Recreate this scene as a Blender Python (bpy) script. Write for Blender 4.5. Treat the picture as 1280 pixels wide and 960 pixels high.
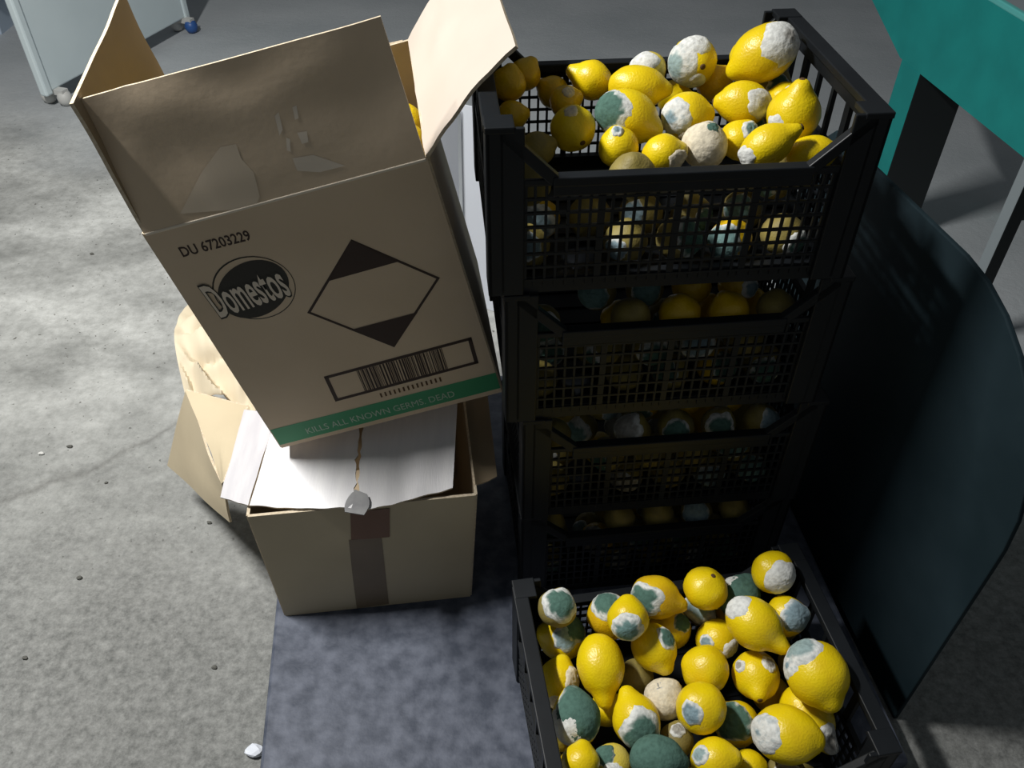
import bpy, bmesh, math, random
import numpy as np
from mathutils import Vector, Matrix, noise as mnoise

S = bpy.context.scene
COL = S.collection
for o in list(bpy.data.objects): bpy.data.objects.remove(o)
random.seed(7)
rad = math.radians

# ---------------------------------------------------------------- camera
FPX, PITCH, CAMH = 1065.0, 42.1, 1.385
cd = bpy.data.cameras.new('camera'); cam = bpy.data.objects.new('camera', cd); COL.objects.link(cam)
cd.sensor_fit = 'HORIZONTAL'; cd.sensor_width = 36.0; cd.lens = 36.0*FPX/1280.0
cd.clip_start = 0.02; cd.clip_end = 60
cam.location = (0, 0, CAMH); cam.rotation_euler = (rad(90-PITCH), 0, 0)
S.camera = cam

# ---------------------------------------------------------------- light
world = bpy.data.worlds.new('world'); S.world = world; world.use_nodes = True
bgn = world.node_tree.nodes['Background']; bgn.inputs[0].default_value = (0.90, 0.96, 1.0, 1); bgn.inputs[1].default_value = 0.10
def area(name, loc, target, sx, sy, power, col):
    l = bpy.data.lights.new(name, 'AREA'); l.shape = 'RECTANGLE'; l.size = sx; l.size_y = sy
    l.energy = power; l.color = col
    o = bpy.data.objects.new(name, l); COL.objects.link(o); o.location = loc
    return o
area('ceiling_tube_light', (-1.20, 1.05, 2.42), None, 0.09, 0.55, 84, (1.0, 0.985, 0.95))

S.view_settings.view_transform = 'Standard'; S.view_settings.look = 'None'
S.view_settings.gamma = 1; S.view_settings.use_curve_mapping = False
S.view_settings.exposure = 0.0

# ---------------------------------------------------------------- helpers
CP = Vector((0, 0, CAMH)); _p = rad(PITCH)
FWD = Vector((0, math.cos(_p), -math.sin(_p))); RGT = Vector((1, 0, 0)); UPV = Vector((0, math.sin(_p), math.cos(_p)))
def ray(x, y): return FWD + RGT*((x-640)/FPX) - UPV*((y-480)/FPX)
def atz(x, y, z):
    d = ray(x, y); return CP + d*((z-CAMH)/d.z)
def atplane(x, y, P, n):
    d = ray(x, y); P = Vector(P); n = Vector(n); return CP + d*((P-CP).dot(n)/d.dot(n))

def mat(name, base, rough=0.6, var=None, scale=8, bump=0.0, bscale=60, metal=0.0, detail=6, spec=0.5, stretch=None, contrast=(0.35, 0.65)):
    m = bpy.data.materials.new(name); m.use_nodes = True; nt = m.node_tree; b = nt.nodes['Principled BSDF']
    b.inputs['Base Color'].default_value = (*base, 1); b.inputs['Roughness'].default_value = rough
    b.inputs['Metallic'].default_value = metal; b.inputs['Specular IOR Level'].default_value = spec
    tc = nt.nodes.new('ShaderNodeTexCoord'); src = tc.outputs['Object']
    if stretch:
        mp = nt.nodes.new('ShaderNodeMapping'); mp.inputs['Scale'].default_value = stretch
        nt.links.new(src, mp.inputs['Vector']); src = mp.outputs['Vector']
    if var:
        n = nt.nodes.new('ShaderNodeTexNoise'); n.inputs['Scale'].default_value = scale; n.inputs['Detail'].default_value = detail
        nt.links.new(src, n.inputs['Vector'])
        r = nt.nodes.new('ShaderNodeValToRGB'); r.color_ramp.elements[0].position = contrast[0]; r.color_ramp.elements[1].position = contrast[1]
        r.color_ramp.elements[0].color = (*base, 1); r.color_ramp.elements[1].color = (*var, 1)
        nt.links.new(n.outputs['Fac'], r.inputs['Fac']); nt.links.new(r.outputs['Color'], b.inputs['Base Color'])
    if bump:
        n2 = nt.nodes.new('ShaderNodeTexNoise'); n2.inputs['Scale'].default_value = bscale; n2.inputs['Detail'].default_value = 3
        nt.links.new(src, n2.inputs['Vector'])
        bp = nt.nodes.new('ShaderNodeBump'); bp.inputs['Strength'].default_value = bump; bp.inputs['Distance'].default_value = 0.002
        nt.links.new(n2.outputs['Fac'], bp.inputs['Height']); nt.links.new(bp.outputs['Normal'], b.inputs['Normal'])
    return m

M = {}
M['kraft'] = mat('kraft_cardboard', (0.61, 0.485, 0.34), 0.75, (0.66, 0.53, 0.38), 7, 0.12, 90)
M['kraft_low'] = mat('pale_kraft_cardboard', (0.50, 0.42, 0.285), 0.75, (0.56, 0.475, 0.325), 6, 0.12, 90)
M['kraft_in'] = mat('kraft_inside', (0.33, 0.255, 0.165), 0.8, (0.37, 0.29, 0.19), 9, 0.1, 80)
M['cream'] = mat('cream_cardboard', (0.56, 0.485, 0.35), 0.7, (0.62, 0.54, 0.40), 6, 0.1, 60)
M['pinkcream'] = mat('pale_liner_cardboard', (0.54, 0.465, 0.40), 0.7, (0.58, 0.505, 0.435), 6, 0.08, 60)
M['edge'] = mat('corrugated_edge', (0.66, 0.57, 0.43), 0.85, (0.50, 0.41, 0.29), 220)
M['crease'] = mat('pale_crease', (0.74, 0.66, 0.54), 0.8)
M['white_card'] = mat('white_coated_cardboard', (0.70, 0.69, 0.71), 0.5, (0.76, 0.75, 0.76), 4, 0.15, 30, stretch=(16, 2, 2))
M['ink'] = mat('dark_brown_ink', (0.040, 0.022, 0.016), 0.7)
M['ink_logo'] = mat('dark_grey_ink', (0.028, 0.026, 0.020), 0.7)
M['scuff'] = mat('scuffed_kraft', (0.68, 0.575, 0.44), 0.8)
M['smear'] = mat('pale_scuff', (0.74, 0.655, 0.54), 0.8)
M['green_ink'] = mat('green_band_ink', (0.03, 0.27, 0.115), 0.55)
M['white_ink'] = mat('pale_lettering', (0.42, 0.52, 0.44), 0.6)
M['torn'] = mat('torn_grey_card', (0.22, 0.22, 0.23), 0.8, (0.32, 0.32, 0.32), 40)
M['tape'] = mat('brown_parcel_tape', (0.20, 0.15, 0.095), 0.35, (0.24, 0.18, 0.115), 12)
M['tape_red'] = mat('reddish_tape', (0.19, 0.10, 0.06), 0.4, (0.22, 0.12, 0.08), 12)
M['crate'] = mat('black_plastic', (0.006, 0.0075, 0.0095), 0.46, (0.009, 0.011, 0.0135), 12, 0.05, 90, spec=0.3)
M['platform'] = mat('dark_steel_plate', (0.040, 0.050, 0.076), 0.58, (0.108, 0.122, 0.162), 34, 0.22, 140, metal=0.0, detail=10, spec=0.4)
M['panel'] = mat('dark_blue_panel', (0.010, 0.021, 0.027), 0.7, (0.020, 0.036, 0.045), 4, 0.1, 50, spec=0.15)
M['panel_edge'] = mat('grey_panel_edge', (0.05, 0.06, 0.07), 0.5)
M['teal'] = mat('teal_green_paint', (0.008, 0.22, 0.21), 0.5, (0.010, 0.26, 0.245), 10, 0.1, 60, spec=0.25)
M['teal_lit'] = mat('lit_teal_edge', (0.10, 0.45, 0.43), 0.4)  # paler teal: light along the table's top edge put into the colour
M['leg_shade'] = mat('leg_shade_tone', (0.008, 0.012, 0.013), 0.6)  # near side of the table legs, shade put into the colour
M['greyleg'] = mat('grey_steel_leg', (0.26, 0.30, 0.32), 0.45)
M['whiteboard'] = mat('white_enamel', (0.66, 0.76, 0.79), 0.4, (0.70, 0.80, 0.83), 5)
M['foot'] = mat('pale_rubber', (0.55, 0.55, 0.53), 0.5)
M['bluewheel'] = mat('blue_plastic', (0.03, 0.10, 0.32), 0.4)
M['tubwhite'] = mat('bluish_white_plastic', (0.52, 0.62, 0.74), 0.4)
M['stone'] = mat('pebble', (0.10, 0.10, 0.09), 0.9)
M['paper'] = mat('white_paper', (0.72, 0.76, 0.84), 0.6)
M['scar'] = mat('brown_stem_scar', (0.09, 0.045, 0.015), 0.8)

def lemon_mat(name, c1, c2, rough=0.34):
    m = mat(name, c1, rough, c2, 28, 0.35, 330, spec=0.5, contrast=(0.4, 0.75)); return m
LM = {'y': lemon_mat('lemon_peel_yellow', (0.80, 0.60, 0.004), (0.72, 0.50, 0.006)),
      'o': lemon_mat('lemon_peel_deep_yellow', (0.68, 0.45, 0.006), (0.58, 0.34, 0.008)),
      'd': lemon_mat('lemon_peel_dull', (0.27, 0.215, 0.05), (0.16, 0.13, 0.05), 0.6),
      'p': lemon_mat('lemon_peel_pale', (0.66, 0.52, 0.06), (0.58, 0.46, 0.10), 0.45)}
mm = bpy.data.materials.new('citrus_mould'); mm.use_nodes = True
_nt = mm.node_tree; _b = _nt.nodes['Principled BSDF']; _b.inputs['Roughness'].default_value = 0.95; _b.inputs['Specular IOR Level'].default_value = 0.1
_a = _nt.nodes.new('ShaderNodeAttribute'); _a.attribute_name = 'tint'
_n = _nt.nodes.new('ShaderNodeTexNoise'); _n.inputs['Scale'].default_value = 160; _n.inputs['Detail'].default_value = 4
_tc = _nt.nodes.new('ShaderNodeTexCoord'); _nt.links.new(_tc.outputs['Object'], _n.inputs['Vector'])
_mx = _nt.nodes.new('ShaderNodeMix'); _mx.data_type = 'RGBA'; _mx.blend_type = 'MULTIPLY'; _mx.inputs['Factor'].default_value = 0.7
_rp = _nt.nodes.new('ShaderNodeValToRGB'); _rp.color_ramp.elements[0].color = (0.62, 0.62, 0.62, 1); _rp.color_ramp.elements[0].position = 0.3; _rp.color_ramp.elements[1].position = 0.62
_nt.links.new(_n.outputs['Fac'], _rp.inputs['Fac'])
_nt.links.new(_a.outputs['Color'], _mx.inputs['A']); _nt.links.new(_rp.outputs['Color'], _mx.inputs['B'])
_nt.links.new(_mx.outputs['Result'], _b.inputs['Base Color'])
_bp = _nt.nodes.new('ShaderNodeBump'); _bp.inputs['Strength'].default_value = 0.7; _bp.inputs['Distance'].default_value = 0.002
_nt.links.new(_n.outputs['Fac'], _bp.inputs['Height']); _nt.links.new(_bp.outputs['Normal'], _b.inputs['Normal'])
M['mould'] = mm

def link(name, mesh, parent=None, mtx=None):
    o = bpy.data.objects.new(name, mesh); COL.objects.link(o)
    if mtx is not None: o.matrix_world = mtx
    if parent: o.parent = parent
    return o
def mesh_from(name, verts, faces, mats, midx=None, smooth=False):
    me = bpy.data.meshes.new(name); me.from_pydata([tuple(v) for v in verts], [], faces); me.validate()
    for m in mats: me.materials.append(m)
    if midx and len(midx) == len(me.polygons):
        for p, i in zip(me.polygons, midx): p.material_index = i
    if smooth:
        for p in me.polygons: p.use_smooth = True
    bm = bmesh.new(); bm.from_mesh(me); bmesh.ops.recalc_face_normals(bm, faces=bm.faces); bm.to_mesh(me); bm.free()
    return me
def empty(name, loc=(0, 0, 0), rz=0, mtx=None):
    o = bpy.data.objects.new(name, None); COL.objects.link(o); o.empty_display_size = 0.02
    if mtx is not None: o.matrix_world = mtx
    else: o.location = loc; o.rotation_euler = (0, 0, rz)
    return o
def tag(o, label, cat, group=None):
    o['label'] = label; o['category'] = cat
    if group: o['group'] = group
    return o
class MB:                                   # collects boxes / prisms into one mesh
    def __init__(s): s.v = []; s.f = []
    def box(s, c, d, M4=None):
        x, y, z = c; a, b, e = d[0]/2, d[1]/2, d[2]/2; i = len(s.v)
        pts = [(x-a, y-b, z-e), (x+a, y-b, z-e), (x+a, y+b, z-e), (x-a, y+b, z-e), (x-a, y-b, z+e), (x+a, y-b, z+e), (x+a, y+b, z+e), (x-a, y+b, z+e)]
        if M4 is not None: pts = [tuple(M4 @ Vector(p)) for p in pts]
        s.v += pts
        s.f += [tuple(i+k for k in q) for q in ((0, 3, 2, 1), (4, 5, 6, 7), (0, 1, 5, 4), (1, 2, 6, 5), (2, 3, 7, 6), (3, 0, 4, 7))]
    def bar(s, p, q, w, h, upv=(0, 0, 1)):
        p = Vector(p); q = Vector(q); d = q-p; L = d.length; z = d.normalized(); x = Vector(upv).cross(z)
        if x.length < 1e-4: x = Vector((1, 0, 0))
        x.normalize(); y = z.cross(x)
        R = Matrix((x, y, z)).transposed().to_4x4(); R.translation = (p+q)/2
        s.box((0, 0, 0), (w, h, L), R)
    def prism(s, poly, y0, y1):             # polygon in xz, extruded along y
        i = len(s.v); n = len(poly)
        s.v += [(a, y0, b) for a, b in poly] + [(a, y1, b) for a, b in poly]
        s.f += [tuple(range(i, i+n)), tuple(range(i+2*n-1, i+n-1, -1))]
        for k in range(n): s.f.append((i+k, i+(k+1) % n, i+n+(k+1) % n, i+n+k))
    def build(s, name, m, parent=None, bevel=0.0, smooth=False):
        me = mesh_from(name, s.v, s.f, [m], smooth=smooth); o = link(name, me, parent)
        if bevel:
            bv = o.modifiers.new('bevel', 'BEVEL'); bv.width = bevel; bv.segments = 2; bv.limit_method = 'ANGLE'
        return o

def sheet(name, P00, P10, P11, P01, nx, ny, thick, mats, parent=None, disp=None, smooth=True):
    """solid bent sheet: bilinear patch + displacement along its normal, given thickness; edges take mats[1]"""
    P00, P10, P11, P01 = map(Vector, (P00, P10, P11, P01))
    nrm = (P10-P00).cross(P01-P00).normalized()
    top = []
    for j in range(ny+1):
        for i in range(nx+1):
            u, v = i/nx, j/ny
            p = P00*(1-u)*(1-v)+P10*u*(1-v)+P11*u*v+P01*(1-u)*v
            if disp: p = p+disp(u, v, nrm)
            top.append(p)
    n = len(top); verts = [p+nrm*thick/2 for p in top]+[p-nrm*thick/2 for p in top]
    F = []; mi = []
    def id(i, j): return j*(nx+1)+i
    for j in range(ny):
        for i in range(nx):
            q = (id(i, j), id(i+1, j), id(i+1, j+1), id(i, j+1)); F.append(q); mi.append(0)
            F.append(tuple(n+k for k in reversed(q))); mi.append(2 if len(mats) > 2 else 0)
    def side(a, b): F.append((a, a+n, b+n, b)); mi.append(1)
    for i in range(nx): side(id(i, 0), id(i+1, 0)); side(id(i+1, ny), id(i, ny))
    for j in range(ny): side(id(0, j+1), id(0, j)); side(id(nx, j), id(nx, j+1))
    me = mesh_from(name, verts, F, mats, mi)
    if smooth:
        for p in me.polygons: p.use_smooth = True
        me.set_sharp_from_angle(angle=rad(40))
    return link(name, me, parent)

# ---------------------------------------------------------------- floor
def floor_mat():
    m = bpy.data.materials.new('worn_concrete'); m.use_nodes = True; nt = m.node_tree; b = nt.nodes['Principled BSDF']
    N = nt.nodes.new; Lk = nt.links.new
    tc = N('ShaderNodeTexCoord'); pos = tc.outputs['Object']
    mp = N('ShaderNodeMapping'); mp.inputs['Scale'].default_value = (1.0, 1.45, 1); mp.inputs['Rotation'].default_value = (0, 0, 0.12); Lk(pos, mp.inputs['Vector'])
    def noise(sc, det, src, rough=0.6):
        n = N('ShaderNodeTexNoise'); n.inputs['Scale'].default_value = sc; n.inputs['Detail'].default_value = det; n.inputs['Roughness'].default_value = rough; Lk(src, n.inputs['Vector']); return n.outputs['Fac']
    def ramp(fac, a, ca, c, cc):
        r = N('ShaderNodeValToRGB'); r.color_ramp.elements[0].position = a; r.color_ramp.elements[0].color = (*ca, 1); r.color_ramp.elements[1].position = c; r.color_ramp.elements[1].color = (*cc, 1); Lk(fac, r.inputs['Fac']); return r.outputs['Color']
    def mix(f, a, c, mode='MIX'):
        x = N('ShaderNodeMix'); x.data_type = 'RGBA'; x.blend_type = mode
        if isinstance(f, float): x.inputs['Factor'].default_value = f
        else: Lk(f, x.inputs['Factor'])
        Lk(a, x.inputs['A']); Lk(c, x.inputs['B']); return x.outputs['Result']
    big = ramp(noise(2.6, 8, mp.outputs['Vector'], 0.62), 0.34, (0.25, 0.255, 0.245), 0.64, (0.60, 0.61, 0.59))
    fine = ramp(noise(34, 8, pos, 0.75), 0.34, (0.60, 0.60, 0.59), 0.60, (1, 1, 1))
    c = mix(0.75, big, fine, 'MULTIPLY')
    pits = ramp(noise(70, 2, pos), 0.27, (0.30, 0.29, 0.27), 0.33, (1, 1, 1)); c = mix(1.0, c, pits, 'MULTIPLY')
    vo = N('ShaderNodeTexVoronoi'); vo.feature = 'DISTANCE_TO_EDGE'; vo.inputs['Scale'].default_value = 0.33
    wn = N('ShaderNodeTexNoise'); wn.inputs['Scale'].default_value = 5; wn.inputs['Detail'].default_value = 5; Lk(pos, wn.inputs['Vector'])
    vm = N('ShaderNodeVectorMath'); vm.operation = 'MULTIPLY_ADD'; vm.inputs[1].default_value = (0.16, 0.16, 0); Lk(wn.outputs['Color'], vm.inputs[0]); Lk(pos, vm.inputs[2]); Lk(vm.outputs['Vector'], vo.inputs['Vector'])
    crack = ramp(vo.outputs['Distance'], 0.0, (0.62, 0.61, 0.60), 0.0016, (1, 1, 1)); c = mix(1.0, c, crack, 'MULTIPLY')
    # the far and right part of the floor takes a smoother, more even blue-grey
    sx = N('ShaderNodeSeparateXYZ'); Lk(pos, sx.inputs['Vector'])
    ad = N('ShaderNodeMath'); ad.operation = 'MULTIPLY_ADD'; ad.inputs[1].default_value = 0.55; Lk(sx.outputs['X'], ad.inputs[0]); Lk(sx.outputs['Y'], ad.inputs[2])
    ad2 = N('ShaderNodeMath'); ad2.operation = 'MULTIPLY_ADD'; ad2.inputs[1].default_value = 0.5; Lk(noise(3, 4, pos), ad2.inputs[0]); Lk(ad.outputs[0], ad2.inputs[2])
    fr = ramp(ad2.outputs[0], 0.0, (0, 0, 0), 1.0, (1, 1, 1))
    mr = N('ShaderNodeMapRange'); mr.inputs['From Min'].default_value = 1.95; mr.inputs['From Max'].default_value = 2.55; Lk(ad2.outputs[0], mr.inputs['Value'])
    scr = ramp(noise(1.5, 4, mp.outputs['Vector']), 0.3, (0.36, 0.39, 0.41), 0.7, (0.46, 0.485, 0.505))
    c = mix(mr.outputs['Result'], c, scr)
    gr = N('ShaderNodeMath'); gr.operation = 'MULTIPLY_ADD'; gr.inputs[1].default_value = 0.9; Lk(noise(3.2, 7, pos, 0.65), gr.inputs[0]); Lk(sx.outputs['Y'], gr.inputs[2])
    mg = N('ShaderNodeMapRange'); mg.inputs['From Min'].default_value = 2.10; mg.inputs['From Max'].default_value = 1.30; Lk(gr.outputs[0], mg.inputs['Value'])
    near_speckle = ramp(noise(55, 9, pos, 0.8), 0.36, (0.07, 0.073, 0.07), 0.66, (0.27, 0.275, 0.265))  # darker, coarser speckle that takes over towards the near side
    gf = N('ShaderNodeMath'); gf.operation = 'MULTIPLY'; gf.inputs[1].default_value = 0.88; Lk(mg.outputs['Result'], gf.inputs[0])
    c = mix(gf.outputs[0], c, near_speckle)
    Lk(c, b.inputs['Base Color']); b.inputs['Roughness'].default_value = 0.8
    bp = N('ShaderNodeBump'); bp.inputs['Strength'].default_value = 0.55; bp.inputs['Distance'].default_value = 0.006; Lk(noise(42, 7, pos, 0.7), bp.inputs['Height']); Lk(bp.outputs['Normal'], b.inputs['Normal'])
    return m
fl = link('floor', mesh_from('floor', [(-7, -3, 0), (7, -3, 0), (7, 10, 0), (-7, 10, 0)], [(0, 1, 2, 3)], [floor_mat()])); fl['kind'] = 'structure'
mb_w = mat('grey_plaster', (0.30, 0.30, 0.30), 0.85, (0.34, 0.34, 0.33), 3)
wl = link('wall_back', mesh_from('wall_back', [(-7, 9.9, 0), (7, 9.9, 0), (7, 9.9, 3.4), (-7, 9.9, 3.4)], [(0, 1, 2, 3)], [mb_w])); wl['kind'] = 'structure'

# ---------------------------------------------------------------- platform of the scale
ZP = 0.06
def slab(poly, z0, z1):
    mb = MB(); n = len(poly); mb.v = [(x, y, z0) for x, y in poly]+[(x, y, z1) for x, y in poly]
    mb.f = [tuple(reversed(range(n))), tuple(range(n, 2*n))]+[(k, (k+1) % n, n+(k+1) % n, n+k) for k in range(n)]
    return mb
yaw = rad(6.8); dpt = Vector((-math.sin(yaw), math.cos(yaw), 0)); wdt = Vector((math.cos(yaw), math.sin(yaw), 0))
fL = Vector((-0.378, 0.47, 0)); pw, pd = 1.005, 0.98
def pf(a, b, z=0): q = fL+wdt*a+dpt*b; return (q.x, q.y, z)
pl = empty('scale_platform', pf(pw/2, pd/2)); tag(pl, 'low dark grey steel weighing platform carrying the boxes and crates', 'scale')
pinv = pl.matrix_world
def child_abs(o, parent): o.parent = parent; o.matrix_parent_inverse = Matrix.Translation(parent.location).inverted() if parent.type == 'EMPTY' else parent.matrix_world.inverted(); return o
o = slab([pf(0, 0)[:2], pf(pw, 0)[:2], pf(pw, pd)[:2], pf(0, pd)[:2]], 0.035, ZP).build('top_plate', M['platform'], bevel=0.006); child_abs(o, pl)
o = slab([pf(0.02, 0.02)[:2], pf(pw-0.02, 0.02)[:2], pf(pw-0.02, pd-0.02)[:2], pf(0.02, pd-0.02)[:2]], 0.0, 0.036).build('base_frame', M['panel_edge']); child_abs(o, pl)

# ---------------------------------------------------------------- dark panel with rounded top corner
d9 = Vector((-math.sin(rad(9)), math.cos(rad(9)), 0)); n9 = Vector((d9.y, -d9.x, 0))
P0 = Vector((0.644, 0.688, 0))
prof = [(0.0, 0.0), (-0.005, 0.43)]
for k in range(9):
    t = k/8*math.pi/2; prof.append((0.27-0.275*math.cos(t), 0.47+0.283*math.sin(t)))
prof += [(0.66, 0.745), (0.72, 0.69), (0.72, 0.0)]
def panel_part(name, prof, t0, t1, m, bev):
    n = len(prof); v = [P0+d9*a+n9*t0+Vector((0, 0, b)) for a, b in prof]+[P0+d9*a+n9*t1+Vector((0, 0, b)) for a, b in prof]
    f = [tuple(range(n)), tuple(range(2*n-1, n-1, -1))]+[(k, (k+1) % n, n+(k+1) % n, n+k) for k in range(n)]
    o = link(name, mesh_from(name, v, f, [m]));
    if bev:
        bv = o.modifiers.new('bevel', 'BEVEL'); bv.width = bev; bv.segments = 2; bv.limit_method = 'ANGLE'; bv.angle_limit = rad(50)
    return o
pn = empty('upright_panel', tuple(P0+d9*0.36)); tag(pn, 'dark blue-grey upright panel with a rounded top corner beside the crates', 'panel')
o = panel_part('sheet', prof, 0.0, 0.008, M['panel'], 0.002); child_abs(o, pn)
# stiffening posts on the rear of the sheet
for a in (0.10, 0.62):
    mb = MB(); mb.bar(P0+d9*a+n9*0.020, P0+d9*a+n9*0.020+Vector((0, 0, 0.60)), 0.022, 0.022)
    o = mb.build('rear_post', M['panel_edge']); child_abs(o, pn)

# ---------------------------------------------------------------- teal table at the right
tA = Vector(atz(1125, 72, 0.50)); tB = Vector(atz(1280, 197, 0.50)); tdir = (tB-tA).normalized(); tn = Vector((tdir.y, -tdir.x, 0))
if tn.x > 0: tn = -tn                      # faces left
def onap(x, y): return atplane(x, y, tA, tn)
qa, qb = onap(1090, 0), onap(1260, 15)
tb = empty('steel_table', tuple(Vector((tA.x+0.2, tA.y-0.2, 0)))); tag(tb, 'teal green painted steel table with deep apron and square legs', 'table')
ztop = qb.z
slope = (qa-tA); slope = slope/slope.z
tl = tA+slope*(ztop-0.50); tB2 = tB+tdir*0.55; tr = Vector((tB2.x, tB2.y, ztop))
inn = -tn
v = [tA, tB2, tr, tl]; v = v+[p+inn*0.025 for p in v]
o = link('apron', mesh_from('apron', v, [(0, 1, 2, 3), (7, 6, 5, 4), (0, 4, 5, 1), (1, 5, 6, 2), (2, 6, 7, 3), (3, 7, 4, 0)], [M['teal']])); child_abs(o, tb)
mb = MB(); mb.bar(tl+Vector((0, 0, 0.006))+inn*0.006, tr+Vector((0, 0, 0.006))+inn*0.006, 0.014, 0.014); o = mb.build('top_rail', M['teal_lit'], bevel=0.003); child_abs(o, tb)
tw = 0.55
v = [tl+inn*0.03-Vector((0, 0, .02)), tr+inn*0.03-Vector((0, 0, .02)), tr+inn*tw-Vector((0, 0, .02)), tl+inn*tw-Vector((0, 0, .02))]; v = v+[p+Vector((0, 0, .012)) for p in v]
o = link('table_top', mesh_from('table_top', v, [(3, 2, 1, 0), (4, 5, 6, 7), (0, 1, 5, 4), (1, 2, 6, 5), (2, 3, 7, 6), (3, 0, 4, 7)], [M['greyleg']])); child_abs(o, tb)
def tleg(p, w_along, w_across, m):
    mb = MB(); c = p+inn*(w_across/2)+tdir*(w_along/2); R = Matrix((tdir, inn, Vector((0, 0, 1)))).transposed().to_4x4(); R.translation = (c.x, c.y, 0.2505)
    mb.box((0, 0, 0), (w_along, w_across, 0.501), R); o = mb.build('leg', m, bevel=0.003); child_abs(o, tb); o.data.materials.append(M['leg_shade'])
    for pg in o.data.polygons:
        if pg.normal.dot(tdir) > 0.7: pg.material_index = 1  # near faces are coloured as if in shade
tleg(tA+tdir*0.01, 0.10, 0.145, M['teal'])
tleg(tB+tdir*0.0, 0.035, 0.035, M['greyleg'])
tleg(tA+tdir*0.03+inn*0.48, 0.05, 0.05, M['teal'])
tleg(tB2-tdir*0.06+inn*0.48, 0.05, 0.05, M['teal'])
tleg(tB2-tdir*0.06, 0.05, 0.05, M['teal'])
mb = MB(); q0 = tB+tdir*0.035+inn*0.017; mb.bar((q0.x, q0.y, 0.10), (tB2.x+inn.x*0.017-tdir.x*.06, tB2.y+inn.y*0.017-tdir.y*.06, 0.10), 0.025, 0.025)
o = mb.build('stretcher', M['greyleg']); child_abs(o, tb)

# ---------------------------------------------------------------- white board on feet, far left
wA = Vector(atz(74, 133, 0.0)); wB = Vector(atz(243, 36, 0.0)); wd = (wB-wA).normalized(); wn = Vector((-wd.y, wd.x, 0))
wb = empty('white_board', tuple((wA+wB)/2)); tag(wb, 'tall white enamel board standing on small castors on the concrete', 'board')
mb = MB(); R = Matrix((wd, wn, Vector((0, 0, 1)))).transposed().to_4x4()
def wloc(a, t, z): q = wA+wd*a+wn*t; return Vector((q.x, q.y, z))
R1 = R.copy(); R1.translation = wloc(0.41, 0.015, 0.70); mb.box((0, 0, 0), (0.86, 0.022, 1.28), R1)
o = mb.build('board_sheet', M['whiteboard'], bevel=0.006); child_abs(o, wb)
mb = MB()
for a in (-0.02, 0.84): R1.translation = wloc(a, 0.015, 0.70); mb.box((0, 0, 0), (0.035, 0.034, 1.30), R1)
R1.translation = wloc(0.41, 0.015, 1.345); mb.box((0, 0, 0), (0.90, 0.034, 0.03), R1)
o = mb.build('board_frame', M['whiteboard'], bevel=0.008); child_abs(o, wb)
def lathe(name, prof, seg, m, mtx, parent):
    v = []; f = []; n = len(prof)
    for k in range(seg):
        a = 2*math.pi*k/seg
        for r_, z_ in prof: v.append((r_*math.cos(a), r_*math.sin(a), z_))
    for k in range(seg):
        for i in range(n-1): f.append((k*n+i, ((k+1) % seg)*n+i, ((k+1) % seg)*n+i+1, k*n+i+1))
    me = mesh_from(name, [mtx @ Vector(p) for p in v], f, [m], smooth=True); o = link(name, me)
    bm = bmesh.new(); bm.from_mesh(me); bmesh.ops.remove_doubles(bm, verts=bm.verts, dist=1e-5); bm.to_mesh(me); bm.free()
    child_abs(o, parent); return o
ballp = [(0.0001, -0.028), (0.018, -0.024), (0.027, -0.010), (0.028, 0.005), (0.022, 0.02), (0.010, 0.027), (0.0001, 0.028)]
for a, m in ((0.02, M['foot']), (0.82, M['bluewheel'])):
    lathe('castor', ballp, 16, m, Matrix.Translation(wloc(a, -0.022, 0.028)), wb)
    lathe('castor', ballp, 16, M['foot'], Matrix.Translation(wloc(a, 0.055, 0.028)), wb)
    mb = MB(); R1.translation = wloc(a, 0.015, 0.052); mb.box((0, 0, 0), (0.03, 0.10, 0.02), R1); o = mb.build('castor_bracket', M['foot']); child_abs(o, wb)

# low bluish white tub behind the board
tc0 = atz(-28, 30, 0.0); tub = empty('plastic_tub', tuple(tc0)); tag(tub, 'bluish white plastic tub with a lip behind the white board', 'tub')
def ring_tub(pr, name, m):
    v = []; f = []; n = len(pr); seg = 4
    cor = [(-1, -1), (1, -1), (1, 1), (-1, 1)]
    for cx, cy in cor:
        for r_, z_ in pr: v.append((cx*r_*1.3, cy*r_, z_))
    for k in range(4):
        for i in range(n-1): f.append((k*n+i, ((k+1) % 4)*n+i, ((k+1) % 4)*n+i+1, k*n+i+1))
    f.append(tuple(k*n for k in range(4))); f.append(tuple(k*n+n-1 for k in range(4)))
    return link(name, mesh_from(name, v, f, [m]), tub)
ring_tub([(0.13, 0.0), (0.155, 0.17), (0.150, 0.17), (0.125, 0.01)], 'tub_body', M['tubwhite'])
ring_tub([(0.156, 0.15), (0.172, 0.15), (0.172, 0.172), (0.156, 0.172)], 'rim', M['bluewheel'])

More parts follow.
